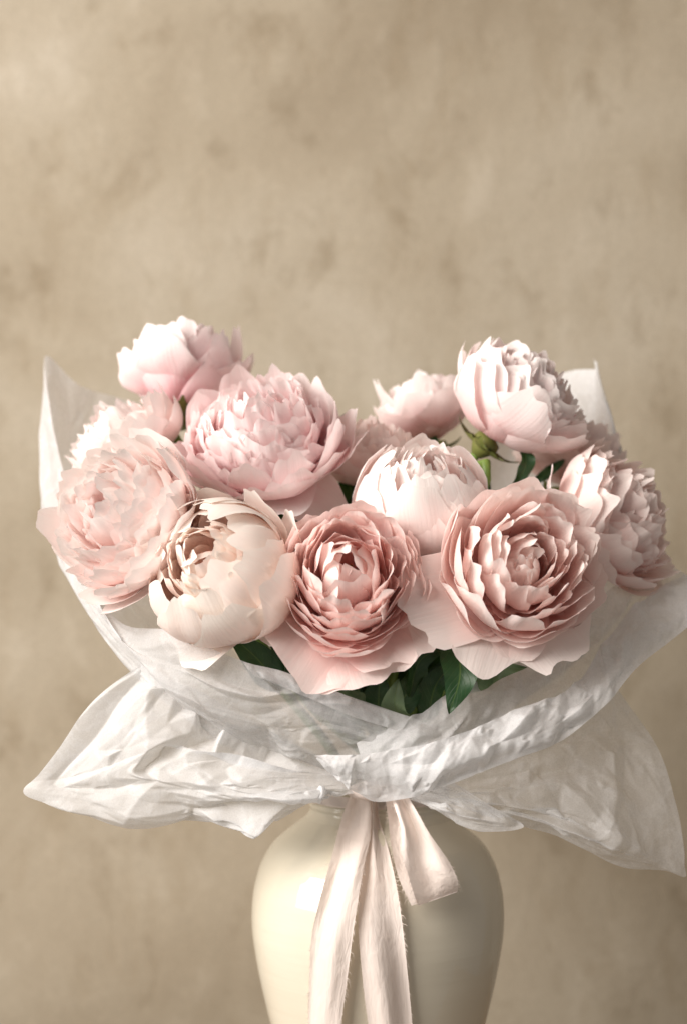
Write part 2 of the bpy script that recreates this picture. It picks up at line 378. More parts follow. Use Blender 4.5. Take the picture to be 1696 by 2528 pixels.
# ------------------------------------------------------------------ petals
def petal_verts(rg, L, W, a0, a1, rb=0.06, zb=0.0, cup=1.0, ruf=0.03, notch=0.1, p=1.0, tipcurl=0.0, claw=0.3,
                nu=13, nv=12, tipw=0.80, round_=0.40, wave=0.0, prof=None, minrho=1.0):
    """one petal in the flower frame, leaving the axis at azimuth 0 (+x); angles in degrees from the axis"""
    u = np.linspace(-1, 1, nu)[None, :]; s = (np.linspace(0, 1, nv) ** 0.9)[:, None]
    ve = 1 - round_ * np.abs(u) ** 2.4
    for _ in range(rg.integers(1, 4)):
        ve = ve - notch * rg.uniform(.3, 1) * np.exp(-((u - rg.uniform(-.8, .8)) / rg.uniform(.12, .28)) ** 2)
    ve = ve + 0.026 * np.sin(u * rg.uniform(7, 13) + rg.uniform(0, 6))
    v = s * ve
    g = np.where(s < .62, claw + (1 - claw) * np.sin(np.clip(s / .62, 0, 1) * math.pi / 2), 1 - (1 - tipw) * np.clip((s - .62) / .38, 0, 1) ** 2)
    A0, A1 = math.radians(a0), math.radians(a1)
    vf = np.linspace(0, 1.05, 160)
    af = A0 + (A1 - A0) * vf ** p + math.radians(tipcurl) * np.clip((vf - .72) / .28, 0, 1.3) ** 2
    r_ = rb + np.r_[0, np.cumsum(np.sin(af[:-1]) * L * np.diff(vf))]
    z_ = zb + np.r_[0, np.cumsum(np.cos(af[:-1]) * L * np.diff(vf))]
    if prof is not None:                    # quadratic Bezier in the (radius, height) plane
        b = vf[:, None]; P0, P1, P2 = (np.array(q_) for q_ in prof)
        Q = (1 - b) ** 2 * P0 + 2 * b * (1 - b) * P1 + b * b * P2; dQ = 2 * (1 - b) * (P1 - P0) + 2 * b * (P2 - P1)
        fl = math.radians(tipcurl) * np.clip((vf - .72) / .28, 0, 1.3) ** 2
        af = np.arctan2(dQ[:, 0], dQ[:, 1]) + fl
        n_ = np.linalg.norm(dQ, axis=1)
        r_ = P0[0] + np.r_[0, np.cumsum(np.sin(af[:-1]) * n_[:-1] * np.diff(vf))]; z_ = P0[1] + np.r_[0, np.cumsum(np.cos(af[:-1]) * n_[:-1] * np.diff(vf))]
    r = np.interp(v, vf, r_); z = np.interp(v, vf, z_); a = np.interp(v, vf, af)
    w = W * g * u * (1 + 0.06 * np.sin(v * 5 + rg.uniform(0, 6)))
    rho = np.maximum(np.abs(r) / max(cup, .05), W * minrho)
    be = np.clip(w / rho, -1.9, 1.9)
    tang = rho * np.sin(be); inn = rho * (1 - np.cos(be))
    # ruffles
    dn = np.zeros_like(v)
    for k in range(3):
        fu = rg.uniform(2.0, 4.5) * (k + 1) * .8; fv = rg.uniform(1, 4)
        dn = dn + np.sin(u * fu + rg.uniform(0, 6) + v * fv) / (k + 1)
    dn = dn * ruf * v ** 2.2 * (.45 + .55 * np.abs(u))
    dn = dn + wave * v ** 3 * np.sin(u * rg.uniform(8, 13) + rg.uniform(0, 6))
    dn = dn + ruf * .8 * rg.normal() * v ** 2 * u                       # twist
    dn = dn - .03 * L * np.exp(-(u / .12) ** 2) * v * (1 - v) * rg.uniform(0, .6)   # soft midrib
    pr = r - inn * np.cos(a) + dn * np.cos(a)
    pz = z + inn * np.sin(a) - dn * np.sin(a)
    pt = tang + .04 * W * np.sin(v * rg.uniform(2, 5) + rg.uniform(0, 6)) * v
    V = np.stack([pr, pt, pz], -1).reshape(-1, 3)
    uv = np.stack([np.broadcast_to(u * .5 + .5, v.shape), np.broadcast_to(s, v.shape)], -1).reshape(-1, 2)
    return V, grid_faces(nv, nu), uv

def layer(n, L, W, a0, a1, **k):
    d = dict(n=n, L=L, W=W, a0=a0, a1=a1); d.update(k); return d

def sphere_layer(n, R, col, W, zb=None, **k):
    """petals that hug a ball of radius R and end at colatitude col"""
    a1 = col - 90.0
    L = R * math.radians(92 - a1) * .98
    return layer(n, L, W, 92, a1, zb=(-R if zb is None else zb), **k)

def bez(n, W, rt, zt, rc, zc=-.5, zb=-.58, **k):
    return layer(n, 1.0, W, 0, 0, prof=((.07, zb), (rc, zc), (rt, zt)), **k)

def type_cup(rg, mouth=40):
    Ls = [sphere_layer(4, 1.05, 80, .70, zb=-.98, ruf=.03, notch=.04, tipcurl=25, cup=.9)]
    for k in range(4):
        mo = max(10, mouth + 16 - 9 * k)
        Ls.append(sphere_layer(5 if k < 2 else 6, 1.0 - .03 * k, mo, min(.95, .42 + .0125 * mo), zb=-1.0 + .04 * k, ruf=.012 + .01 * k, notch=.05 + .02 * k, cup=.98, wave=.003 * k, tipcurl=3 * k, jit=5, tipw=.82, round_=.40, minrho=.75))
    for k, (rt, zt) in enumerate(((.50, .72), (.42, .77), (.33, .80), (.24, .82), (.14, .82), (.06, .80))):
        Ls.append(bez((6, 6, 6, 5, 5, 4)[k], .52 - .03 * k, rt, zt, .94 - .065 * k, .08 + .07 * k, zb=-.5, ruf=.05, notch=.09, wave=.016, tipcurl=24 - 2 * k, jit=6, zjit=.045, tilt=6))
    return Ls

def type_rosette(rg, skirt=1.34):
    return [layer(6, skirt, .80, 92, 68, zb=-.50, rb=.10, p=1.2, ruf=.04, notch=.06, cup=.35, tipcurl=12, tipw=.96, round_=.22),
            bez(6, .72, 1.12, .10, 1.10, -.45, ruf=.04, notch=.07, tipcurl=20, cup=.7),
            bez(6, .68, 1.01, .32, 1.12, -.42, ruf=.05, notch=.07, tipcurl=22, cup=.8),
            bez(7, .62, .90, .46, 1.08, -.38, ruf=.05, notch=.07, tipcurl=24),
            bez(7, .56, .79, .56, 1.02, -.32, ruf=.055, notch=.07, tipcurl=26, wave=.010, tilt=4),
            bez(7, .52, .67, .64, .95, -.25, ruf=.06, notch=.08, wave=.014, tipcurl=28, tilt=6),
            bez(7, .48, .56, .69, .86, -.18, ruf=.065, notch=.09, wave=.018, tipcurl=28, tilt=7, zjit=.06),
            bez(7, .44, .44, .72, .78, -.08, ruf=.065, notch=.10, wave=.020, tipcurl=28, tilt=8, zjit=.06),
            bez(6, .42, .32, .74, .70, .00, ruf=.065, notch=.10, wave=.020, tipcurl=26, tilt=9, zjit=.06),
            bez(5, .40, .20, .74, .62, .06, ruf=.06, notch=.10, wave=.020, tipcurl=24, tilt=10, zjit=.06),
            bez(5, .36, .09, .72, .54, .12, ruf=.06, notch=.10, wave=.020, tipcurl=22, tilt=8, zjit=.05),
            bez(4, .34, .0, .66, .46, .12, ruf=.05, notch=.10, wave=.018, tipcurl=10, tilt=6, zjit=.04)]

def type_crushed(rg):
    rings = [bez(8, .60 - .02 * k, 1.08 - .065 * k, .20 + .40 * (k / 7.0) ** .7, 1.14 - .045 * k, -.46 + .025 * k, ruf=.035 + .003 * k, notch=.05, tipcurl=14, tilt=2.5, cup=.9) for k in range(8)]
    return rings + [
            bez(6, .54, .54, .68, .86, -.18, ruf=.07, notch=.09, wave=.014, tipcurl=22, tilt=7, zjit=.06, tipw=.92),
            bez(5, .56, .44, .74, .80, -.08, ruf=.08, notch=.12, wave=.018, tipcurl=20, tilt=10, zjit=.06, tipw=.92),
            bez(5, .58, .32, .78, .74, .00, ruf=.085, notch=.13, wave=.020, tipcurl=12, tilt=11, zjit=.06, tipw=.92),
            bez(4, .56, .20, .80, .68, .08, ruf=.085, notch=.13, wave=.020, tipcurl=6, tilt=12, zjit=.05, tipw=.92),
            bez(4, .50, .08, .79, .60, .14, ruf=.08, notch=.12, wave=.020, tipcurl=4, tilt=12, zjit=.05, tipw=.92)]

def type_bomb(rg, guards=7):
    Ls = [bez(guards, .78, 1.28, .16, 1.20, -.66, zb=-.66, ruf=.035, notch=.06, cup=.7, tipcurl=12),
          bez(guards, .72, 1.16, .36, 1.20, -.60, zb=-.66, ruf=.04, notch=.07, cup=.8, tipcurl=14),
          bez(guards + 1, .60, 1.05, .46, 1.16, -.52, zb=-.64, ruf=.05, notch=.09, cup=.8, tipcurl=16)]
    k = 0
    for col, n in ((78, 9), (68, 10), (59, 10), (50, 9), (41, 8), (33, 7), (25, 6), (17, 6), (10, 5), (4, 4)):
        c = math.radians(col); rt, zt = .93 * math.sin(c), .08 + .68 * math.cos(c)
        rc = .35 + .80 * math.sin(c) ** .7
        Ls.append(bez(n, .52 - .008 * k, rt, zt, rc, -.40 + .45 * math.cos(c), zb=-.55, ruf=.075, notch=.08, cup=.5, wave=.022, tipcurl=32 - 2 * k, tipw=.92, claw=.22, round_=.27, jit=8, zjit=.06, tilt=9))
        k += 1
    return Ls

STEM_N = [0]
def sepal_set(rg, root, off, q, R, n=4):
    for k in range(n):
        V, F, uv = petal_verts(rg, R * rg.uniform(.55, .8), R * .26, 98, rg.uniform(30, 60), rb=.02 * R, zb=0, cup=.8, ruf=.01 * R, notch=.02, claw=.7, tipw=.25, round_=.5, nu=7, nv=7)
        V = place(V, 2 * math.pi * k / n + rg.uniform(-.3, .3), q); b = np.array(q @ Vector((0, 0, -1.06 * R)))
        mesh_obj('sepal', V + b, F, M_SEPAL, root, off, uv)

def place(V, phi, q):
    c, s = math.cos(phi), math.sin(phi)
    V = np.stack([V[:, 0] * c - V[:, 1] * s, V[:, 0] * s + V[:, 1] * c, V[:, 2]], -1)
    Rm = np.array(q.to_matrix())
    return V @ Rm.T

def warp_field(rg, R):
    """a smooth random push shared by all petals of a flower, so that no ring stays perfectly round"""
    W = []
    for k, a in ((2.2, .045), (2.8, .04), (5, .020), (7, .014), (12, .007), (17, .0045), (26, .0022)):
        for _ in range(2):
            d = rg.normal(0, 1, 3); d *= k / R / np.linalg.norm(d); e = rg.normal(0, 1, 3); e *= a * R / np.linalg.norm(e)
            W.append((d, e, rg.uniform(0, 6.28)))
    return W
def warp(V, W):
    for d, e, f in W: V = V + np.sin(V @ d + f)[:, None] * e
    return V
def tilt_petal(V, rg, deg, zb):
    if deg <= 0: return V
    q = Quaternion(Vector(rg.normal(0, 1, 3)).normalized(), math.radians(rg.normal(0, deg)))
    p = np.array([0, 0, zb]); return (V - p) @ np.array(q.to_matrix()).T + p

PEONIES = {}
def peony(key, px, py, Y, Rpx, axis, layers, mat, label, seed, twist=0.0, extras=(), stem_via=None, sepals=True, base_drop=1.0, stamens=0, group=None):
    rg = np.random.default_rng(seed)
    C = at(px, py, Y); R = Rpx * pxs(Y)
    ax = Vector(axis).normalized(); q = ax.to_track_quat('Z', 'Y') @ Quaternion((0, 0, 1), twist)
    i = STEM_N[0]; STEM_N[0] += 1
    an = i * 2.399; foot = np.array([VX + 0.030 * math.cos(an) * math.sqrt((i % 13 + .5) / 13), .030 * math.sin(an) * math.sqrt((i % 13 + .5) / 13), 0.026])
    root = empty('peony', foot); tag(root, label, 'peony', 'pale pink peonies in the bouquet')
    off = tuple(C - foot)
    WF = warp_field(rg, R)
    for Ly in layers:
        n = Ly['n']; ph0 = rg.uniform(0, 6.28); jit = Ly.get('jit', 5)
        for k in range(n):
            kw = {a: b for a, b in Ly.items() if a not in ('n', 'jit', 'zjit', 'tilt', 'skip', 'L', 'W', 'a0', 'a1')}
            for a in ('rb', 'zb', 'ruf', 'wave'):
                if a in kw: kw[a] = kw[a] * R
            kw.setdefault('ruf', .03 * R); kw.setdefault('rb', .06 * R)
            sz = rg.uniform(.92, 1.06)
            if 'prof' in kw:
                zj = Ly.get('zjit', .045); f = 1 + rg.normal(0, .055)
                kw['prof'] = [(a * R * (f if q_ else 1), (b + (rg.normal(0, zj) if q_ == 2 else 0)) * R) for q_, (a, b) in enumerate(kw['prof'])]
            small = Ly['W'] < .4
            V, F, uv = petal_verts(rg, Ly['L'] * R * sz, Ly['W'] * R * rg.uniform(.86, 1.12), Ly['a0'] + rg.normal(0, jit * .4), Ly['a1'] + rg.normal(0, jit),
                                   nu=13 if small else 19, nv=12 if small else 15, **kw)
            phi = ph0 + 2 * math.pi * (k + rg.uniform(-.32, .32)) / n
            V = tilt_petal(V, rg, Ly.get('tilt', 2.0), -.5 * R)
            mesh_obj('petal', warp(place(V, phi, q), WF), F, PETAL[mat], root, off, uv)
    for e in extras:                       # petals set one by one: dir = where it points in the room
        e = dict(e); d = q.inverted() @ Vector(e.pop('dir')); phi = math.atan2(d.y, d.x)
        Lx, Wx, a0, a1 = e.pop('L'), e.pop('W'), e.pop('a0'), e.pop('a1'); mm = e.pop('mat', mat)
        for a in ('rb', 'zb', 'ruf', 'wave'):
            if a in e: e[a] = e[a] * R
        if 'prof' in e: e['prof'] = [(a * R, b * R) for a, b in e['prof']]
        e.setdefault('ruf', .03 * R); e.setdefault('rb', .08 * R); e.setdefault('zb', -.6 * R)
        V, F, uv = petal_verts(rg, Lx * R, Wx * R, a0, a1, nu=19, nv=17, **e)
        mesh_obj('petal', warp(place(V, phi, q), WF), F, PETAL[mm], root, off, uv)
    if stamens:
        for k in range(stamens):
            th = rg.uniform(0, 6.28); a = math.radians(rg.uniform(5, 40)); l = R * rg.uniform(.3, .5)
            d = Vector((math.sin(a) * math.cos(th), math.sin(a) * math.sin(th), math.cos(a)))
            P = [np.array(q @ (Vector((0, 0, -.35 * R)) + d * (l * t))) for t in (0, .5, .85, .9, 1.0)]
            V, F = tube(P, np.array([.012, .012, .012, .035, .02]) * R, 6)
            mesh_obj('stamen', V, F, M_STAMEN, root, off)
    # calyx, sepals, stem
    pr = np.array([(0, -1.22), (.10, -1.20), (.17, -1.10), (.24, -.98), (.22, -.86), (.05, -.78)]) * R
    pr[:, 1] += (1 - base_drop) * R
    th = np.linspace(0, 2 * math.pi, 18, endpoint=False)
    V = np.stack([pr[:, :1] * np.cos(th), pr[:, :1] * np.sin(th), np.broadcast_to(pr[:, 1:], (len(pr), 18))], -1).reshape(-1, 3)
    mesh_obj('calyx', place(V, 0, q), grid_faces(len(pr), 18, True), M_SEPAL, root, off)
    if sepals: sepal_set(rg, root, off, q, R * base_drop)
    b = C + np.array(q @ Vector((0, 0, -1.15 * R * base_drop)))
    b2 = b + np.array(q @ Vector((0, 0, -.45 * R)))
    neck = np.array([VX + (foot[0] - VX) * 1.0, foot[1], vase_z(1950)])
    pts = [b, b2]
    if stem_via: pts += [at(*v) for v in stem_via]
    else: pts += [b2 * .45 + neck * .55 + np.array([0, 0, -.01])]
    pts += [neck, neck * .5 + foot * .5, foot]
    V, F = tube(resample(pts, 40) - foot, np.linspace(.0040, .0042, 40), 10)
    mesh_obj('stem', V, F, M_STEM, root)
    PEONIES[key] = (root, foot)
    return root

rg0 = np.random.default_rng(1)
# front row
peony('p4', 545, 1408, -.115, 168, (-.36, -.84, .36), type_cup(rg0, 34), 'cream', 'cream globe peony with smooth closed outer petals, beside the pale sideways one', 41, twist=.4,
      extras=[dict(dir=(-.4, -.2, -1), L=1.55, W=.72, a0=95, a1=35, zb=-.75, tipcurl=30, cup=.7),
              dict(dir=(.9, 0, .5), L=1.9, W=.55, a0=100, a1=-5, zb=-.9, tipcurl=30, cup=.8, ruf=.05),
              dict(dir=(.9, 0, -.5), L=1.35, W=.34, a0=110, a1=45, zb=-.7, tipcurl=0, cup=.6),
              dict(dir=(.7, 0, -.9), L=1.3, W=.30, a0=105, a1=50, zb=-.7, cup=.6)])
peony('p5', 862, 1436, -.125, 170, (.02, -.92, .36), type_crushed(rg0), 'rose', 'rose pink peony rosette facing out above the crossing of the paper', 52, stamens=14,
      extras=[dict(dir=(-.55, 0, -1), L=1.62, W=.74, a0=95, a1=50, zb=-.5, ruf=.10, wave=.012, notch=.08, cup=.3, tipw=.97, round_=.2),
              dict(dir=(.15, 0, -1), L=1.64, W=.80, a0=95, a1=58, zb=-.5, ruf=.10, wave=.012, notch=.16, cup=.25, tipw=.97, round_=.2),
              dict(dir=(.75, 0, -1), L=1.52, W=.74, a0=95, a1=55, zb=-.5, ruf=.10, wave=.012, notch=.16, cup=.3, tipw=.97, round_=.2),
              dict(dir=(1, 0, .05), L=1.5, W=.4, a0=95, a1=60, zb=-.5, notch=.05, cup=.4)])
peony('p7', 1290, 1388, -.12, 188, (.22, -.88, .30), type_rosette(rg0)[1:], 'dusty', 'large open dusty pink peony with ruffled centre and one broad drooping petal', 73, stamens=10, twist=.9,
      extras=[dict(dir=(-1, 0, -.46), L=1.62, W=.62, a0=90, a1=84, zb=-.28, notch=.20, cup=.25, ruf=.07, tipw=.97, round_=.2),
              dict(dir=(-.45, 0, -1), L=1.52, W=.66, a0=95, a1=66, zb=-.4, notch=.16, cup=.35, ruf=.07, wave=.012, tipw=.9),
              dict(dir=(.35, 0, -1), L=1.42, W=.70, a0=95, a1=66, zb=-.4, notch=.12, cup=.35, tipw=.95),
              dict(dir=(-1, 0, .35), L=1.35, W=.6, a0=90, a1=15, zb=-.5, notch=.04, cup=.8)])
peony('p3', 306, 1280, -.085, 166, (-.62, -.68, .38), type_bomb(rg0), 'blush', 'pale blush peony turned sideways to the window beside the tall paper corner', 35,
      extras=[dict(dir=(.6, -.3, -.6), L=1, W=.85, a0=0, a1=0, prof=((.07, -.75), (1.25, -.70), (1.16, .42)), notch=.03, cup=.95),
              dict(dir=(.9, -.1, .5), L=1, W=.60, a0=0, a1=0, prof=((.07, -.75), (1.30, -.72), (1.22, .50)), notch=.04, cup=.9),
              dict(dir=(.9, -.3, .0), L=1.15, W=.42, a0=105, a1=20, zb=-.90, notch=.05, cup=.8),
              dict(dir=(.2, 0, -1), L=1, W=.6, a0=0, a1=0, prof=((.07, -.7), (1.1, -.75), (1.45, .02)), cup=.6)])
peony('p6', 1045, 1235, -.06, 158, (.06, -.50, .86), type_cup(rg0), 'blush', 'pale pink bowl shaped peony between the rose and dusty pink open peonies', 65, twist=1.0)
peony('p2', 645, 1080, -.02, 170, (-.12, -.66, .74), type_bomb(rg0, 8), 'pink', 'full clear pink peony with a frilled dome and drooping lower petals', 26, twist=.3,
      extras=[dict(dir=(.75, -.5, -.6), L=1.6, W=.55, a0=100, a1=112, zb=-.6, notch=.12, cup=.3, tipcurl=30),
              dict(dir=(.25, -.9, -.5), L=1.45, W=.62, a0=95, a1=60, zb=-.62, notch=.15, cup=.5),
              dict(dir=(1, -.2, 0), L=1.7, W=.5, a0=95, a1=35, zb=-.6, notch=.06, cup=.7)])
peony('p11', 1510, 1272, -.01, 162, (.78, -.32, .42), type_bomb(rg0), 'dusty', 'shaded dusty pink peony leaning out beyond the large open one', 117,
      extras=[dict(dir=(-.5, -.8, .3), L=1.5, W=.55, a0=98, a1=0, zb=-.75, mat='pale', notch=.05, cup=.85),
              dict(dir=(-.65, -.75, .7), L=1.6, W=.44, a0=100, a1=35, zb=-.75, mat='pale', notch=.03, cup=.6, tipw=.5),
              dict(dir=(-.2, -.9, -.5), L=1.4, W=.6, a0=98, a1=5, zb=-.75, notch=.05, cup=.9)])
peony('p8', 1288, 985, .01, 150, (.62, -.16, .76), type_bomb(rg0), 'pale', 'tall pale peony seen from below with its green calyx and stem showing', 88, stem_via=[(1205, 1150, -.02), (1150, 1320, -.01), (1050, 1600, 0)],
      extras=[dict(dir=(-.3, -.9, .2), L=1.6, W=.75, a0=98, a1=-8, zb=-.8, notch=.05, cup=.95),
              dict(dir=(-.8, -.75, .4), L=1.75, W=.46, a0=98, a1=20, zb=-.8, notch=.03, cup=.7, tipw=.5),
              dict(dir=(.4, -.7, -.7), L=1.35, W=.6, a0=98, a1=20, zb=-.75, notch=.06, cup=.9)])
peony('p1', 452, 920, .08, 126, (.0, .42, .88), type_bomb(rg0), 'pink', 'half closed pink peony standing highest on the side of the tall paper corner', 19,
      extras=[dict(dir=(-.5, -.9, 0), L=1, W=.85, a0=0, a1=0, prof=((.07, -.8), (1.25, -.85), (1.12, .55)), notch=.03, cup=.95),
              dict(dir=(.7, -.8, 0), L=1, W=.42, a0=0, a1=0, prof=((.07, -.85), (1.3, -.9), (1.25, .45)), notch=.03, cup=.9),
              dict(dir=(1, -.3, 0), L=1, W=.5, a0=0, a1=0, prof=((.07, -.8), (1.25, -.8), (1.15, .85)), notch=.03, cup=.8, ruf=.015)])
peony('p13', 305, 1092, .03, 128, (-.62, -.05, .72), type_bomb(rg0), 'blush', 'whitish peony half hidden behind the sideways pale blush one', 131)
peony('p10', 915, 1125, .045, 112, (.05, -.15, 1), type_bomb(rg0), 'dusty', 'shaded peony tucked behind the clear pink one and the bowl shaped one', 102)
peony('p9', 1050, 1012, .10, 104, (-.30, .15, .92), type_bomb(rg0), 'pale', 'soft pale peony behind the tall one with the showing stem', 95,
      extras=[dict(dir=(-1, -.35, 0), L=1, W=.62, a0=0, a1=0, prof=((.07, -.7), (1.15, -.7), (1.0, 1.0)), notch=.03, cup=.8),
              dict(dir=(.1, -1, 0), L=1, W=.66, a0=0, a1=0, prof=((.07, -.7), (1.15, -.7), (1.0, .75)), notch=.06, cup=.8),
              dict(dir=(.3, 1, 0), L=1, W=.66, a0=0, a1=0, prof=((.07, -.7), (1.15, -.7), (.9, 1.05)), notch=.10, cup=.8)])
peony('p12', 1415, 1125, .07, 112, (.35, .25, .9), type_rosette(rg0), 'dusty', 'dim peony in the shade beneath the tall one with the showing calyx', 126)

# ------------------------------------------------------------------ leaves
def leaf(key, b, t, wpx, bend=(0, 0, 0), roll=0.0, fold=.35, mat=None, name='leaf', seed=0, droop=.0):
    root, foot = PEONIES[key]
    rg = np.random.default_rng(seed + 500)
    A, B = at(*b), at(*t); Mid = (A + B) / 2 + np.array(bend)
    n = 18; nu = 9
    C = resample([A, Mid, B], n); T = np.gradient(C, axis=0); T /= np.linalg.norm(T, axis=1, keepdims=True)
    view = np.array([math.sin(roll), -math.cos(roll), .15])
    S = np.cross(T, view); S /= np.linalg.norm(S, axis=1, keepdims=True); N = np.cross(S, T)
    v = np.linspace(0, 1, n); wid = wpx * pxs(b[2]) * .5 * np.sin(math.pi * np.clip(v, 0, 1) ** .8) ** .8 * (1 - .25 * v); wid[0] = .0012; wid[-1] = .0002
    u = np.linspace(-1, 1, nu)
    G = C[:, None] + S[:, None] * (u[None, :, None] * wid[:, None, None]) + N[:, None] * ((fold * np.abs(u)[None, :] * wid[:, None] + .0022 * np.sin(v * 14 + rg.uniform(0, 6))[:, None] * np.abs(u)[None, :] ** 2)[..., None])
    uv = np.stack(np.broadcast_arrays(u[None] * .5 + .5, v[:, None]), -1).reshape(-1, 2)
    return mesh_obj(name, G.reshape(-1, 3) - foot, grid_faces(n, nu), mat or M_LEAF, root, uv=uv)
leaf('p7', (1120, 1560, -.100), (1107, 1763, -.125), 105, (.006, -.01, 0), fold=.2, seed=1)
leaf('p7', (1150, 1700, -.085), (1300, 1648, -.115), 58, (0, -.01, .006), mat=M_LEAFP, seed=2)
leaf('p7', (1010, 1720, -.075), (1110, 1590, -.09), 62, (-.008, -.01, .008), seed=3, roll=.5)
leaf('p5', (1000, 1790, -.075), (985, 1675, -.105), 84, (-.006, -.01, 0), mat=M_LEAFP, seed=4, roll=-.3)
leaf('p5', (905, 1740, -.07), (820, 1655, -.10), 54, (-.006, -.01, -.004), mat=M_LEAFP, seed=5, roll=.6)
leaf('p4', (720, 1690, -.07), (632, 1560, -.10), 50, (.006, -.01, .010), mat=M_LEAFP, seed=6, roll=.6)
leaf('p4', (700, 1700, -.07), (560, 1560, -.095), 95, (0, -.01, .004), seed=7)
leaf('p4', (740, 1700, -.07), (690, 1520, -.09), 110, (0, -.01, 0), seed=8)
leaf('p3', (430, 1370, -.05), (378, 1492, -.07), 46, (-.006, 0, 0), seed=9)
leaf('p8', (1292, 1100, .0), (1262, 1205, .0), 44, (.006, -.004, 0), seed=10, roll=.4)
leaf('p5', (880, 1225, .02), (862, 1320, .02), 50, (-.002, 0, 0), seed=11)
leaf('p2', (770, 1380, .0), (735, 1240, -.01), 64, (0, 0, 0), seed=12)
leaf('p2', (700, 1330, .0), (765, 1265, -.01), 44, (0, 0, 0), seed=13)
leaf('p1', (520, 1100, .07), (470, 985, .07), 70, (0, 0, 0), seed=14)
leaf('p9', (1080, 1120, .09), (1010, 1050, .1), 60, (0, 0, 0), seed=15)
leaf('p12', (1320, 1190, .06), (1400, 1130, .03), 30, (0, 0, 0), seed=16)
lr = random.Random(5)
keys = ['p2', 'p3', 'p4', 'p5', 'p6', 'p7', 'p8', 'p10', 'p11', 'p12', 'p13']
for i in range(46):
    x = lr.uniform(590, 1300); y = lr.uniform(1560, 1740) - abs(x - 950) * .25
    Yl = lr.uniform(-.075, .03)
    bx = 932 + (x - 932) * .55
    leaf(lr.choice(keys), (bx, y + 110, Yl + .01), (x + lr.uniform(-40, 40), y - lr.uniform(10, 70), Yl - .02), lr.uniform(60, 110), (lr.uniform(-.008, .008), -.008, .004), roll=lr.uniform(-.8, .8), seed=30 + i)
for i in range(26):
    x = lr.uniform(480, 1400); y = lr.uniform(1140, 1400)
    leaf(lr.choice(keys), (932 + (x - 932) * .8, y + 150, .03), (x, y, lr.uniform(0, .05)), lr.uniform(60, 100), (0, 0, .004), roll=lr.uniform(-.8, .8), seed=90 + i)

# ------------------------------------------------------------------ tissue paper
def sheet(name, cols, nu, nv, mat, seed, amp=(.0045, .0016), ncr=(60, 420), root=None, label=None, group='sheets of white tissue paper round the bouquet', edge=.0015, waist0=True, aspect=(1, 1)):
    """cols: list of polylines of (px, py, Y) running from the waist (or the first edge) outward; neighbours are joined"""
    R_ = np.stack([resample([at(*p) for p in c], 14) for c in cols])          # (m,14,3)
    G = cr(R_, np.linspace(0, 1, nu))                                         # along columns
    G = np.swapaxes(cr(np.swapaxes(G, 0, 1), np.linspace(0, 1, nv)), 0, 1)    # (nu,nv,3)
    du = np.r_[0, np.cumsum(np.linalg.norm(np.diff(G, axis=0), axis=-1).mean(1))]
    dv = np.r_[0, np.cumsum(np.linalg.norm(np.diff(G, axis=1), axis=-1).mean(0))]
    A, B = np.meshgrid(du * aspect[0], dv * aspect[1], indexing='ij')
    N = normals(G)
    rg = np.random.default_rng(seed)
    wob = .006 * np.sin(B * 40 + A * 33 + rg.uniform(0, 6)) * np.sin(A * 51 - B * 21 + rg.uniform(0, 6))
    A2, B2 = A + wob, B + np.roll(wob, 5, 0)
    h = amp[0] * crumple(A2, B2, ncr[0], seed, .9) + amp[1] * crumple(A2, B2, ncr[1], seed + 1, 1.6)
    h = h + amp[1] * .3 * crumple(A2, B2, ncr[1] * 3, seed + 2, 1.3)
    h = h * np.clip(np.linspace(4.5, .35, nv)[None, :], 0, 1)
    e_ = np.linspace(0, 1, nu); h = h * np.clip(.15 + 9 * np.minimum(e_, 1 - e_), 0, 1)[:, None]
    if waist0: h = h * np.clip(np.linspace(.03, 2.4, nv)[None, :], 0, 1)
    G = G + N * h[..., None]
    # a slightly uneven cut edge
    uv = np.stack(np.meshgrid(np.linspace(0, 1, nu), np.linspace(0, 1, nv), indexing='ij'), -1).reshape(-1, 2)
    V = G.reshape(-1, 3)
    if root is None:
        o0 = V.mean(0) * [1, 1, 0] + [0, 0, V[:, 2].min()]
        o = mesh_obj(name, V - o0, grid_faces(nu, nv), mat, None, o0, uv)
        tag(o, label, 'tissue paper', group)
    else:
        o = mesh_obj(name, V - np.array(root.location), grid_faces(nu, nv), mat, root, uv=uv)
    return o

# the sheet that wraps the left: front crossing, silhouette, tall corner behind
ls = sheet('tissue_paper', [
    [(985, 1925, -.085), (1040, 1850, -.094), (1085, 1800, -.098)],
    [(925, 1925, -.083), (965, 1840, -.098), (1010, 1770, -.102)],
    [(870, 1922, -.082), (860, 1810, -.102), (808, 1700, -.108)],
    [(815, 1917, -.080), (740, 1800, -.110), (698, 1657, -.112)],
    [(780, 1912, -.076), (640, 1785, -.115), (600, 1632, -.118)],
    [(750, 1908, -.070), (545, 1760, -.112), (440, 1650, -.118), (430, 1560, -.108)],
    [(725, 1908, -.060), (530, 1790, -.100), (370, 1660, -.100), (270, 1540, -.075), (250, 1470, -.045)],
    [(700, 1910, -.040), (517, 1815, -.070), (325, 1647, -.062), (196, 1475, -.020), (120, 1322, .030), (93, 1162, .07), (106, 1000, .09), (109, 905, .10)],
    [(720, 1905, -.010), (560, 1770, .00), (370, 1560, .04), (240, 1330, .09), (200, 1130, .12), (205, 955, .13)],
    [(780, 1900, .020), (640, 1700, .07), (500, 1480, .12), (420, 1250, .15), (360, 1000, .16)],
    ], 230, 170, M_PAPER_THIN, 11, amp=(.0045, .0012), ncr=(80, 600), label='tall translucent tissue sheet rising to a pointed corner behind the pale peony')
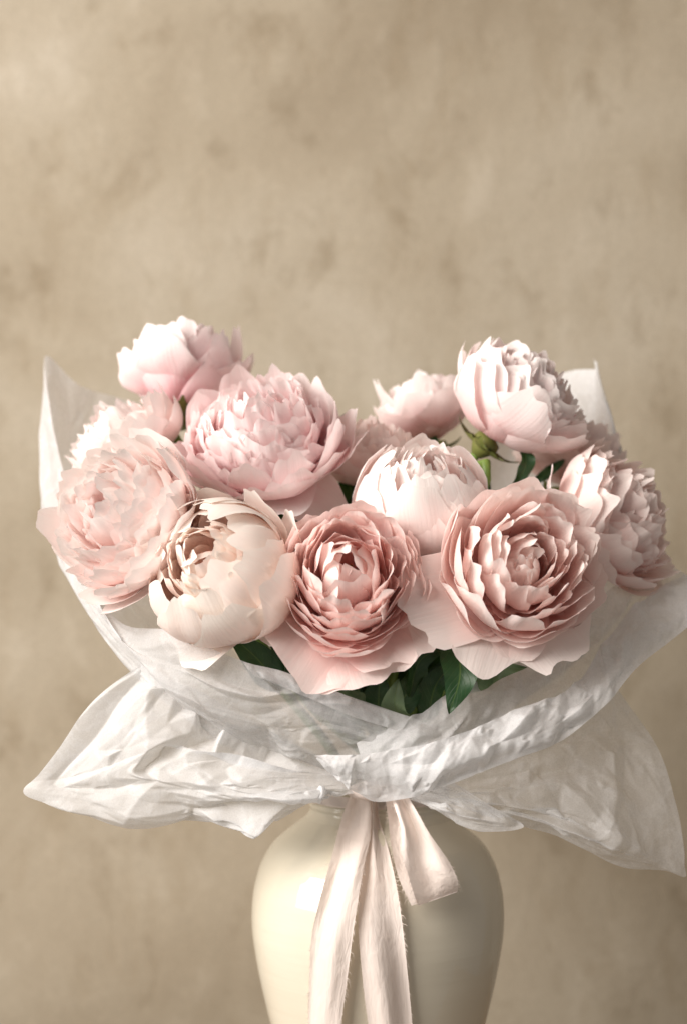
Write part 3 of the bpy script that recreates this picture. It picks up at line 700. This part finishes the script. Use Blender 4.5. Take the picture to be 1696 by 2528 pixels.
sheet('hem', [
    [(600, 1634, -.122), (612, 1652, -.124), (628, 1668, -.122)],
    [(698, 1656, -.117), (696, 1676, -.119), (694, 1694, -.117)],
    [(808, 1698, -.113), (802, 1718, -.115), (796, 1737, -.113)],
    [(900, 1736, -.110), (892, 1756, -.112), (884, 1774, -.110)],
    [(1012, 1769, -.107), (1000, 1790, -.108), (988, 1806, -.106)],
    ], 80, 14, M_PAPER_THIN, 15, amp=(.0012, .0005), ncr=(40, 160), waist0=False, root=ls)
# flare to the left
sheet('tissue_paper', [
    [(800, 1872, -0.070), (640, 1790, -0.080), (480, 1700, -0.075), (350, 1640, -0.086)],
    [(815, 1890, -0.080), (640, 1840, -0.100), (430, 1760, -0.095), (232, 1728, -0.086)],
    [(828, 1905, -0.086), (640, 1880, -0.114), (400, 1830, -0.108), (150, 1845, -0.086)],
    [(836, 1914, -0.088), (646, 1898, -0.114), (400, 1870, -0.108), (98, 1912, -0.086)],
    [(840, 1920, -0.088), (650, 1910, -0.114), (400, 1900, -0.108), (62, 1954, -0.086)],
    [(844, 1925, -0.088), (656, 1920, -0.114), (410, 1924, -0.108), (118, 1976, -0.086)],
    [(850, 1932, -0.088), (670, 1940, -0.114), (450, 1960, -0.108), (205, 2006, -0.086)],
    [(862, 1944, -0.088), (710, 1965, -0.114), (540, 2000, -0.108), (360, 2042, -0.086)],
    [(872, 1952, -0.088), (750, 1972, -0.108), (640, 2000, -0.105), (534, 2028, -0.090)],
    [(884, 1958, -0.087), (815, 1960, -0.100), (750, 1990, -0.100), (686, 2026, -0.094)],
    ], 230, 200, M_PAPER, 22, amp=(.0120, .0018), ncr=(46, 300), label='bright crumpled white tissue wing flaring out below the pale sideways peony')
# right hand sheet: inner wall, and the cuff turned outward over it
rs = sheet('tissue_paper', [
    [(880, 1834, -.098), (890, 1870, -.100), (905, 1930, -.092)],
    [(1017, 1768, -.106), (990, 1840, -.112), (960, 1940, -.092)],
    [(1094, 1716, -.104), (1085, 1800, -.112), (1020, 1940, -.094)],
    [(1160, 1688, -.094), (1165, 1780, -.104), (1120, 1905, -.095)],
    [(1260, 1645, -.078), (1270, 1735, -.090), (1255, 1850, -.088)],
    [(1370, 1575, -.052), (1385, 1690, -.068), (1380, 1805, -.074)],
    [(1450, 1500, -.030), (1475, 1600, -.045), (1490, 1715, -.058)],
    [(1540, 1430, -.002), (1555, 1500, -.020), (1575, 1620, -.040)],
    [(1625, 1388, .022), (1640, 1440, .000), (1665, 1545, -.022)],
    [(1690, 1412, .020), (1715, 1440, .005), (1750, 1490, -.012)],
    ], 150, 70, M_PAPER_THIN, 33, amp=(.0030, .0012), ncr=(90, 500), waist0=False, label='white tissue band with a turned down cuff sweeping up under the dusty peonies')
sheet('cuff', [
    [(776, 1866, -0.116), (782, 1872, -0.124), (790, 1880, -0.116)],
    [(845, 1866, -0.124), (840, 1890, -0.126), (842, 1926, -0.112)],
    [(910, 1860, -0.126), (895, 1905, -0.126), (890, 1960, -0.110)],
    [(985, 1849, -0.128), (960, 1915, -0.128), (938, 1981, -0.112)],
    [(1075, 1831, -0.128), (1060, 1900, -0.133), (1030, 1964, -0.122)],
    [(1172, 1797, -0.124), (1165, 1865, -0.133), (1145, 1925, -0.126)],
    [(1272, 1754, -0.112), (1280, 1820, -0.125), (1272, 1874, -0.122)],
    [(1382, 1716, -0.094), (1395, 1775, -0.109), (1392, 1825, -0.108)],
    [(1448, 1646, -0.074), (1482, 1700, -0.092), (1496, 1738, -0.094)],
    [(1510, 1558, -0.050), (1555, 1615, -0.071), (1572, 1648, -0.076)],
    [(1590, 1478, -0.022), (1640, 1545, -0.047), (1650, 1585, -0.056)],
    [(1690, 1416, 0.008), (1735, 1470, -0.020), (1745, 1510, -0.032)],
    ], 280, 80, M_PAPER, 34, amp=(.0034, .0008), ncr=(110, 600), waist0=False, root=rs)
# wall behind on the right, tall corner
sheet('tissue_paper', [
    [(940, 1880, .050), (1020, 1650, .10), (1120, 1400, .135), (1200, 1150, .155), (1240, 980, .16)],
    [(1010, 1880, .040), (1120, 1650, .09), (1260, 1400, .12), (1350, 1100, .14), (1390, 920, .145)],
    [(1050, 1890, .020), (1200, 1680, .05), (1370, 1420, .08), (1450, 1120, .11), (1468, 912, .120)],
    [(1060, 1895, .000), (1240, 1720, .02), (1440, 1500, .04), (1510, 1250, .06), (1521, 1120, .07), (1490, 976, .085), (1474, 914, .105)],
    [(1050, 1905, -.030), (1250, 1760, -.02), (1450, 1610, .0), (1560, 1480, .02), (1600, 1400, .03), (1580, 1330, .035)],
    ], 110, 120, M_PAPER, 44, amp=(.0028, .0012), ncr=(60, 420), label='upright tissue sheet with a square corner behind the tall peony with the showing stem')
# flare to the right
fl = sheet('tissue_paper', [
    [(1010, 1955, -.075), (1180, 1900, -.080), (1360, 1800, -.060), (1515, 1688, -.040)],
    [(1012, 1958, -.078), (1190, 1930, -.088), (1400, 1850, -.070), (1589, 1797, -.040)],
    [(1014, 1961, -.080), (1200, 1950, -.094), (1420, 1905, -.080), (1634, 1875, -.045)],
    [(1016, 1964, -.080), (1210, 1965, -.098), (1430, 1960, -.088), (1666, 1981, -.050)],
    [(1018, 1966, -.080), (1215, 1975, -.100), (1440, 2010, -.092), (1686, 2090, -.055)],
    [(1018, 1967, -.080), (1215, 1980, -.100), (1440, 2026, -.093), (1688, 2132, -.058)],
    [(1018, 1968, -.080), (1215, 1984, -.100), (1440, 2040, -.094), (1690, 2165, -.060)],
    [(1018, 1969, -.080), (1212, 1986, -.100), (1420, 2040, -.094), (1640, 2150, -.063)],
    [(1018, 1970, -.080), (1205, 1990, -.100), (1370, 2035, -.096), (1530, 2139, -.070)],
    [(1016, 1971, -.080), (1180, 1992, -.102), (1290, 2015, -.100), (1390, 2074, -.082)],
    [(1014, 1972, -.082), (1140, 1990, -.104), (1220, 2005, -.104), (1288, 2040, -.092)],
    ], 200, 180, M_PAPER_SHEER, 55, amp=(.0048, .0014), ncr=(44, 360), label='sheer tissue wing hanging low with a long point on the shaded side of the vase')
sheet('fold', [
    [(1000, 1964, -.088), (1060, 1940, -.106), (1116, 1928, -.112)],
    [(1004, 1966, -.090), (1090, 1965, -.112), (1205, 1985, -.112)],
    [(1008, 1970, -.092), (1100, 1995, -.118), (1292, 2040, -.106)],
    [(1012, 1972, -.092), (1100, 2000, -.122), (1198, 2052, -.116)],
    [(1006, 1973, -.092), (1060, 1992, -.116), (1113, 2023, -.114)],
    ], 60, 60, M_PAPER_THIN, 66, amp=(.0025, .001), ncr=(24, 160), root=fl)

# ------------------------------------------------------------------ ribbon
rib = empty('ribbon', (VX, -.10, 0.10)); tag(rib, 'pale ivory silk ribbon with frayed edges tied in a bow round the vase neck', 'ribbon')
def front_y(px, py, lift):
    """depth of a point that hangs in front of the vase"""
    z = at(px, py, -.1)[2]; x = at(px, py, -.1)[0] - VX
    r = float(vase_radius(min(z, vase_z(1910))))
    return -math.sqrt(max(r * r - x * x, 1e-4)) - lift
def strip(name, Lp, Rp, lifts, seed, n=90, m=26, folds=.004, nf=3.2, mat=None, parent=None, depth=None, fray=(True, True)):
    rg = np.random.default_rng(seed)
    def edge(P):
        P = np.array(P, float); Q = cr(np.c_[P, np.zeros(len(P))], np.linspace(0, 1, n)); return Q[:, :2]
    Le, Re = edge(Lp), edge(Rp); t = np.linspace(0, 1, n); u = np.linspace(0, 1, m)
    G = np.zeros((n, m, 3))
    ph = rg.uniform(0, 6.28, 3)
    for i in range(n):
        for j in range(m):
            p = Le[i] * (1 - u[j]) + Re[i] * u[j]
            y = front_y(p[0], p[1], np.interp(t[i], np.linspace(0, 1, len(lifts)), lifts)) if depth is None else depth(t[i], u[j])
            f = folds * (math.sin(u[j] * nf * 2 * math.pi / 2 + ph[0] + t[i] * 1.6) * (1 - .45 * t[i]) + .35 * math.sin(u[j] * 9 + t[i] * 5 + ph[1]) + .3 * math.sin(t[i] * 11 - u[j] * 6 + ph[2]))
            G[i, j] = at(p[0], p[1], y - abs(folds) * .9 + f)
    uv = np.stack(np.broadcast_arrays(u[None], t[:, None]), -1).reshape(-1, 2)
    o = mesh_obj(name, G.reshape(-1, 3) - np.array(rib.location), grid_faces(n, m), mat or M_SILK, parent or rib, uv=uv)
    # loose threads along the torn edges
    VV, FF, k = [], [], 0
    for side, on in ((0, fray[0]), (m - 1, fray[1])):
        if not on: continue
        E = G[:, side]; inn = G[:, 1 if side == 0 else m - 2]
        nt_ = int(np.linalg.norm(np.diff(E, axis=0), axis=1).sum() / .0009)
        for q in range(nt_):
            x = rg.uniform(0, n - 1.01); a = int(x); f = x - a
            p = E[a] * (1 - f) + E[a + 1] * f; d = p - inn[a]; d /= np.linalg.norm(d); T = E[a + 1] - E[a]; T /= np.linalg.norm(T)
            l = rg.gamma(2.2, .0007); dr = d * 1.0 + T * rg.normal(.4, .6) + rg.normal(0, .3, 3); dr /= np.linalg.norm(dr)
            q2 = p + dr * l * .6; q3 = p + dr * l + T * l * rg.normal(.3, .3) + np.array([0, 0, -.25 * l])
            wv = T * .00016
            VV += [p - d * .0008 - wv, p - d * .0008 + wv, q2 + wv, q2 - wv, q3 + wv * .5, q3 - wv * .5]; FF += [(k, k + 1, k + 2, k + 3), (k + 3, k + 2, k + 4, k + 5)]; k += 6
    if VV:
        fr = mesh_obj('fringe', np.array(VV) - np.array(rib.location), FF, M_SILK, o, uv=np.zeros((len(VV), 2)))
        tag(fr, kind='stuff')
    return o
# rear tail first, then the front tail, then the loop
strip('tail', [(905, 1962), (905, 2050), (893, 2160), (884, 2268), (893, 2400), (909, 2530), (925, 2640)],
      [(934, 1962), (936, 2022), (957, 2092), (976, 2176), (990, 2262), (1001, 2360), (1017, 2530), (1022, 2640)], [.006, .004, .004, .004], 3, folds=.0045, nf=2.6)
strip('tail', [(868, 1955), (845, 2018), (816, 2127), (788, 2230), (769, 2320), (764, 2430), (762, 2530), (764, 2650)],
      [(914, 1955), (915, 2056), (902, 2120), (890, 2183), (872, 2301), (857, 2419), (842, 2530), (828, 2650)], [.012, .012, .010, .010], 4, folds=.0035, nf=1.7)
def loop_depth(t, u, back):
    a = -.094 - .020 * math.sin(t * math.pi * .55)
    return a - (0 if back else .012 * math.sin(math.pi * min(1, t * 1.02)) + .002)
strip('loop', [(950, 1965), (958, 2020), (966, 2090), (985, 2170), (1015, 2236)], [(1000, 1965), (1040, 2050), (1080, 2110), (1110, 2165), (1124, 2203)], None, 5, n=60, folds=.003, nf=2, depth=lambda t, u: loop_depth(t, u, True) + .004)
lf = strip('loop', [(962, 1965), (976, 2000), (990, 2050), (993, 2112), (1008, 2164), (1024, 2215), (1032, 2236)], [(1004, 1962), (1030, 2005), (1058, 2055), (1104, 2122), (1124, 2160), (1130, 2184), (1126, 2203)], None, 6, n=60, folds=.0045, nf=2.3, depth=lambda t, u: loop_depth(t, u, False))
# knot under the paper
kn = []
th = np.linspace(0, 2 * math.pi, 20, endpoint=False); ph = np.linspace(.02, math.pi - .02, 14)
kc = at(925, 1952, -.084)
for p in ph:
    for t in th:
        w = 1 + .10 * math.sin(5 * t + 2 * p)
        kn.append(kc + np.array([.021 * math.sin(p) * math.cos(t) * w, .008 * math.sin(p) * math.sin(t) * w, .008 * math.cos(p)]))
mesh_obj('knot', np.array(kn) - np.array(rib.location), grid_faces(14, 20, True), M_SILK, rib, uv=np.random.default_rng(1).random((len(kn), 2)))
# band round the neck
bt = np.linspace(0, 2 * math.pi, 80, endpoint=False); zz = np.linspace(vase_z(1945), vase_z(1972), 8)
bv = np.array([[VX + (.0575 + .001 * math.sin(9 * t + 3 * i)) * math.cos(t), (.0575 + .001 * math.sin(9 * t + 3 * i)) * math.sin(t), z] for i, z in enumerate(zz) for t in bt])
mesh_obj('band', bv - np.array(rib.location), grid_faces(8, 80, True), M_SILK, rib, uv=np.random.default_rng(2).random((len(bv), 2)))
